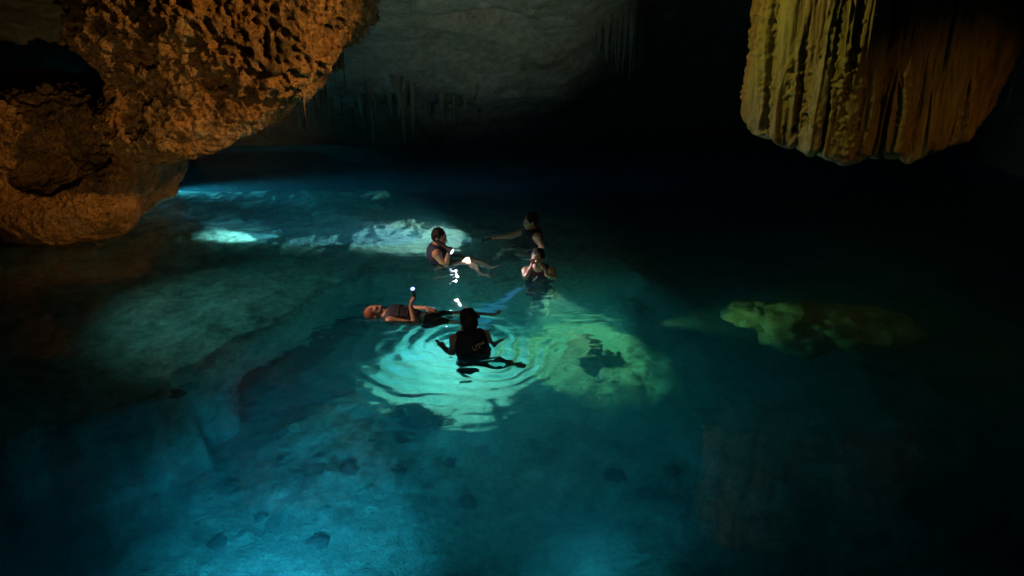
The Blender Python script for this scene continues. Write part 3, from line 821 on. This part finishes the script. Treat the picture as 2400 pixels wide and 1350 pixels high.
def lettering(txt, size, loc, xdir, ydir, parent, m):
    cu = bpy.data.curves.new('lettering', 'FONT'); cu.body = txt; cu.size = size; cu.extrude = 0.0012; cu.offset = 0.0008
    tmp = bpy.data.objects.new('lettering', cu); COL.objects.link(tmp)
    bpy.context.view_layer.update()
    me = bpy.data.meshes.new_from_object(tmp.evaluated_get(bpy.context.evaluated_depsgraph_get()))
    bpy.data.objects.remove(tmp)
    me.materials.clear()
    o = link('lettering', me, m, parent)
    x = unit(xdir); y = np.array(ydir, float); y = unit(y - x * (x @ y)); z = np.cross(x, y)
    o.matrix_local = Matrix(((x[0], y[0], z[0], loc[0]), (x[1], y[1], z[1], loc[1]), (x[2], y[2], z[2], loc[2]), (0, 0, 0, 1)))
    return o
tr, tf, tu, che = ni['tr'], ni['tf'], ni['tu'], ni['che']
vest_o = [c for c in nb.children if c.name.startswith('life_vest')][0]
sx = tr * 0.97 + tu * 0.28
backp = che - tf * 0.162 + tu * 0.075
lettering('UT', 0.078, backp - tr * 0.02 - tu * 0.03, sx, tu * 0.97 - tr * 0.2 + tf * 0.12, vest_o, M['letter'])
lettering('oaJ', 0.046, backp + tr * 0.068 + tu * 0.012 + tf * 0.022, sx + tf * 0.25, tu * 0.97 - tr * 0.2 + tf * 0.12, vest_o, M['letter'])

# smiling swimmer facing the camera
person('smiling swimmer facing the camera, both hands raised to her face', (0.36, 10.2, 0), dict(
    pelvis=(0.02, 0.10, -0.52), chest=(0.01, 0.05, -0.14), neck=(0.0, 0.02, 0.075), head=(-0.01, -0.02, 0.215), hf=(-0.22, -0.95, 0.08), hu=(0.06, 0.05, 1), tf=(-0.1, -1, 0.1),
    sh_r=(-0.165, 0.03, 0.01), el_r=(-0.185, -0.17, -0.03), wr_r=(-0.115, -0.15, 0.12), hand_r=((0.25, -0.02, 1), (1, 0.1, -0.1), 0.5),
    sh_l=(0.18, 0.04, 0.01), el_l=(0.22, -0.15, -0.03), wr_l=(0.10, -0.18, 0.05), hand_l=((-0.25, 0.0, 1), (-1, 0.3, 0), 0.9),
    kn_r=(-0.08, -0.15, -0.85), an_r=(-0.1, 0.05, -1.15), to_r=(-0.12, -0.1, -1.25),
    kn_l=(0.1, -0.12, -0.85), an_l=(0.08, -0.05, -1.2), to_l=(0.1, -0.2, -1.28)), 'skin', 'hair', 'vest_purple', 'shorts', 'wet')
clip = bpy.data.objects.new('swim_goggles', None); COL.objects.link(clip)

# reclining swimmer in the middle
person('swimmer in a navy vest reclining in profile, holding the glaring torch', (-0.98, 10.79, 0), dict(
    pelvis=(0.02, 0.0, -0.25), chest=(-0.08, 0.01, 0.02), neck=(-0.09, 0.01, 0.19), head=(-0.045, 0.0, 0.315), hf=(0.97, -0.25, -0.12), hu=(0.1, 0.02, 1), tf=(1, -0.12, 0.15),
    sh_r=(-0.08, -0.155, 0.12), el_r=(0.05, -0.22, -0.06), wr_r=(0.075, -0.17, 0.10), hand_r=((0.25, 0.1, 0.9), (0.9, 0.1, 0.1), 1.2),
    sh_l=(-0.06, 0.165, 0.12), el_l=(0.10, 0.22, -0.04), wr_l=(0.25, 0.12, -0.03), hand_l=((0.9, -0.3, 0.05), (0, 0, -1), 0.4),
    kn_r=(0.36, -0.14, 0.005), an_r=(0.56, -0.36, -0.30), to_r=(0.70, -0.42, -0.30),
    kn_l=(0.38, 0.04, -0.06), an_l=(0.66, -0.05, -0.34), to_l=(0.80, -0.06, -0.28)), 'skin', 'hair', 'vest_blue', 'gray_shorts', 'short')

# farthest swimmer stretching his arm to the left
person('farthest swimmer with short dark hair, arm stretched left holding a torch', (0.29, 11.45, 0), dict(
    pelvis=(0.04, 0.0, -0.27), chest=(0.01, 0.0, 0.06), neck=(0.01, 0.0, 0.225), head=(-0.015, 0.0, 0.345), hf=(-0.95, -0.28, -0.05), hu=(-0.05, 0, 1), tf=(-0.9, -0.4, 0.05),
    sh_l=(0.075, -0.155, 0.15), el_l=(0.16, -0.20, 0.0), wr_l=(-0.04, -0.24, -0.09), hand_l=((-0.9, 0.1, -0.15), (0, 0, -1), 0.4),
    sh_r=(-0.07, 0.15, 0.15), el_r=(-0.31, 0.16, 0.055), wr_r=(-0.53, 0.12, 0.05), hand_r=((-0.95, -0.1, 0.0), (0, 0, -1), 1.3),
    kn_l=(-0.20, -0.18, -0.30), an_l=(0.12, -0.30, -0.40), to_l=(0.12, -0.38, -0.5),
    kn_r=(-0.40, 0.0, -0.20), an_r=(-0.50, -0.12, -0.56), to_r=(-0.62, -0.16, -0.58)), 'skin', 'hair', 'vest', 'gray_shorts', 'short')

# swimmer floating on the back
person('swimmer with reddish hair floating face-up, torch raised', (-1.60, 8.82, -0.035), dict(
    pelvis=(0.55, -0.02, -0.10), chest=(0.27, 0.0, -0.02), neck=(0.10, 0.0, 0.02), head=(-0.035, 0.0, 0.045), hf=(0.35, -0.05, 0.93), hu=(-1, -0.05, 0.35), tf=(0.05, -0.1, 1),
    sh_r=(0.16, -0.155, 0.0), el_r=(0.46, -0.20, -0.015), wr_r=(0.40, -0.09, 0.17), hand_r=((0.1, 0.15, 1), (0.9, 0.4, 0), 1.2),
    sh_l=(0.16, 0.155, 0.0), el_l=(0.40, 0.24, 0.0), wr_l=(0.56, 0.12, 0.06), hand_l=((0.9, -0.4, 0.0), (0, 0, -1), 0.5),
    kn_r=(0.94, -0.13, -0.08), an_r=(1.24, -0.05, -0.34), to_r=(1.36, -0.06, -0.30),
    kn_l=(0.96, 0.12, -0.05), an_l=(1.34, 0.18, -0.20), to_l=(1.45, 0.20, -0.12)), 'skin_dark', 'red_hair', 'vest', 'shorts', 'short', stripe=True)

# red goggles in the smiling swimmer's hand
clip.location = (0.27, 10.02, 0.235)
tag(clip, 'small red goggles held against the cheek of the smiling swimmer', 'goggles')
for q in (-1, 1):
    link('eye_cup', lathe('eye_cup', [(0.0, 0.012), (0.014, 0.012), (0.019, 0.006), (0.020, -0.006), (0.016, -0.012)]), M['red'], clip, (0.0, -0.012, 0.023 * q))
link('nose_bridge', lathe('nose_bridge', [(0.0, -0.012), (0.006, -0.01), (0.006, 0.01), (0.0, 0.012)]), M['red'], clip, (0, -0.012, 0))
sb = Sdf((-0.05, -0.06, -0.12), (0.05, 0.06, 0.08), 0.005)
sb.cone((0, -0.02, -0.04), (0.005, -0.025, -0.10), 0.008, 0.006, 0.004)
link('strap', sb.mesh('strap'), M['red'], clip)

torch((-0.84, 8.14, -0.14), (-0.78, 8.85, -1.6), 'torch under water in the left hand of the nearest swimmer', 5200, (1.0, 1.0, 0.68), 58, 1.0)
torch((-0.87, 10.60, 0.19), (-0.25, 10.2, -0.10), 'glaring torch held in front of the reclining swimmer', 110, (0.85, 0.88, 1.0), 140, 0.6, 1.0, scale=1.7)
torch((-0.43, 11.53, 0.02), (-1.7, 12.5, -0.6), 'torch at the end of the farthest swimmer\'s stretched arm', 10, (0.75, 0.82, 1.0), 60, 0.6)
spot('torch_beam_surface', (-0.5, 11.56, -0.07), (-1.6, 12.0, -0.2), 1300, (0.55, 0.7, 1.0), 32, 0.6, 0.02)
torch((-1.17, 8.78, 0.33), (-1.25, 7.6, 1.9), 'torch raised above the water by the floating swimmer', 8, (0.8, 0.85, 1.0), 40, 0.5, lens_mat='lens_dim')
torch((0.27, 9.93, -0.06), (-0.5, 9.8, -1.2), 'submerged torch with a blue beam in front of the smiling swimmer', 3000, (0.34, 0.55, 1.0), 15, 0.5)
spot("torch_beam_far", (-0.6, 11.7, -0.12), (-1.9, 12.6, -0.6), 900, (0.85, 1.0, 0.88), 80, 1.0, 0.03)
spot("torch_beam_right", (0.5, 9.75, -0.12), (0.72, 9.66, -1.2), 950, (1.0, 1.0, 0.36), 52, 0.7, 0.03)
# the wide spill of the two torches that shine under water
spot("torch_spill_near", (-0.84, 8.30, -0.28), (-0.95, 8.6, -1.6), 50, (0.30, 0.92, 1.0), 172, 1.0, 0.05)
spot("torch_spill_right", (0.55, 9.55, -0.25), (0.8, 9.3, -1.6), 42, (0.30, 1.0, 0.9), 172, 1.0, 0.05)
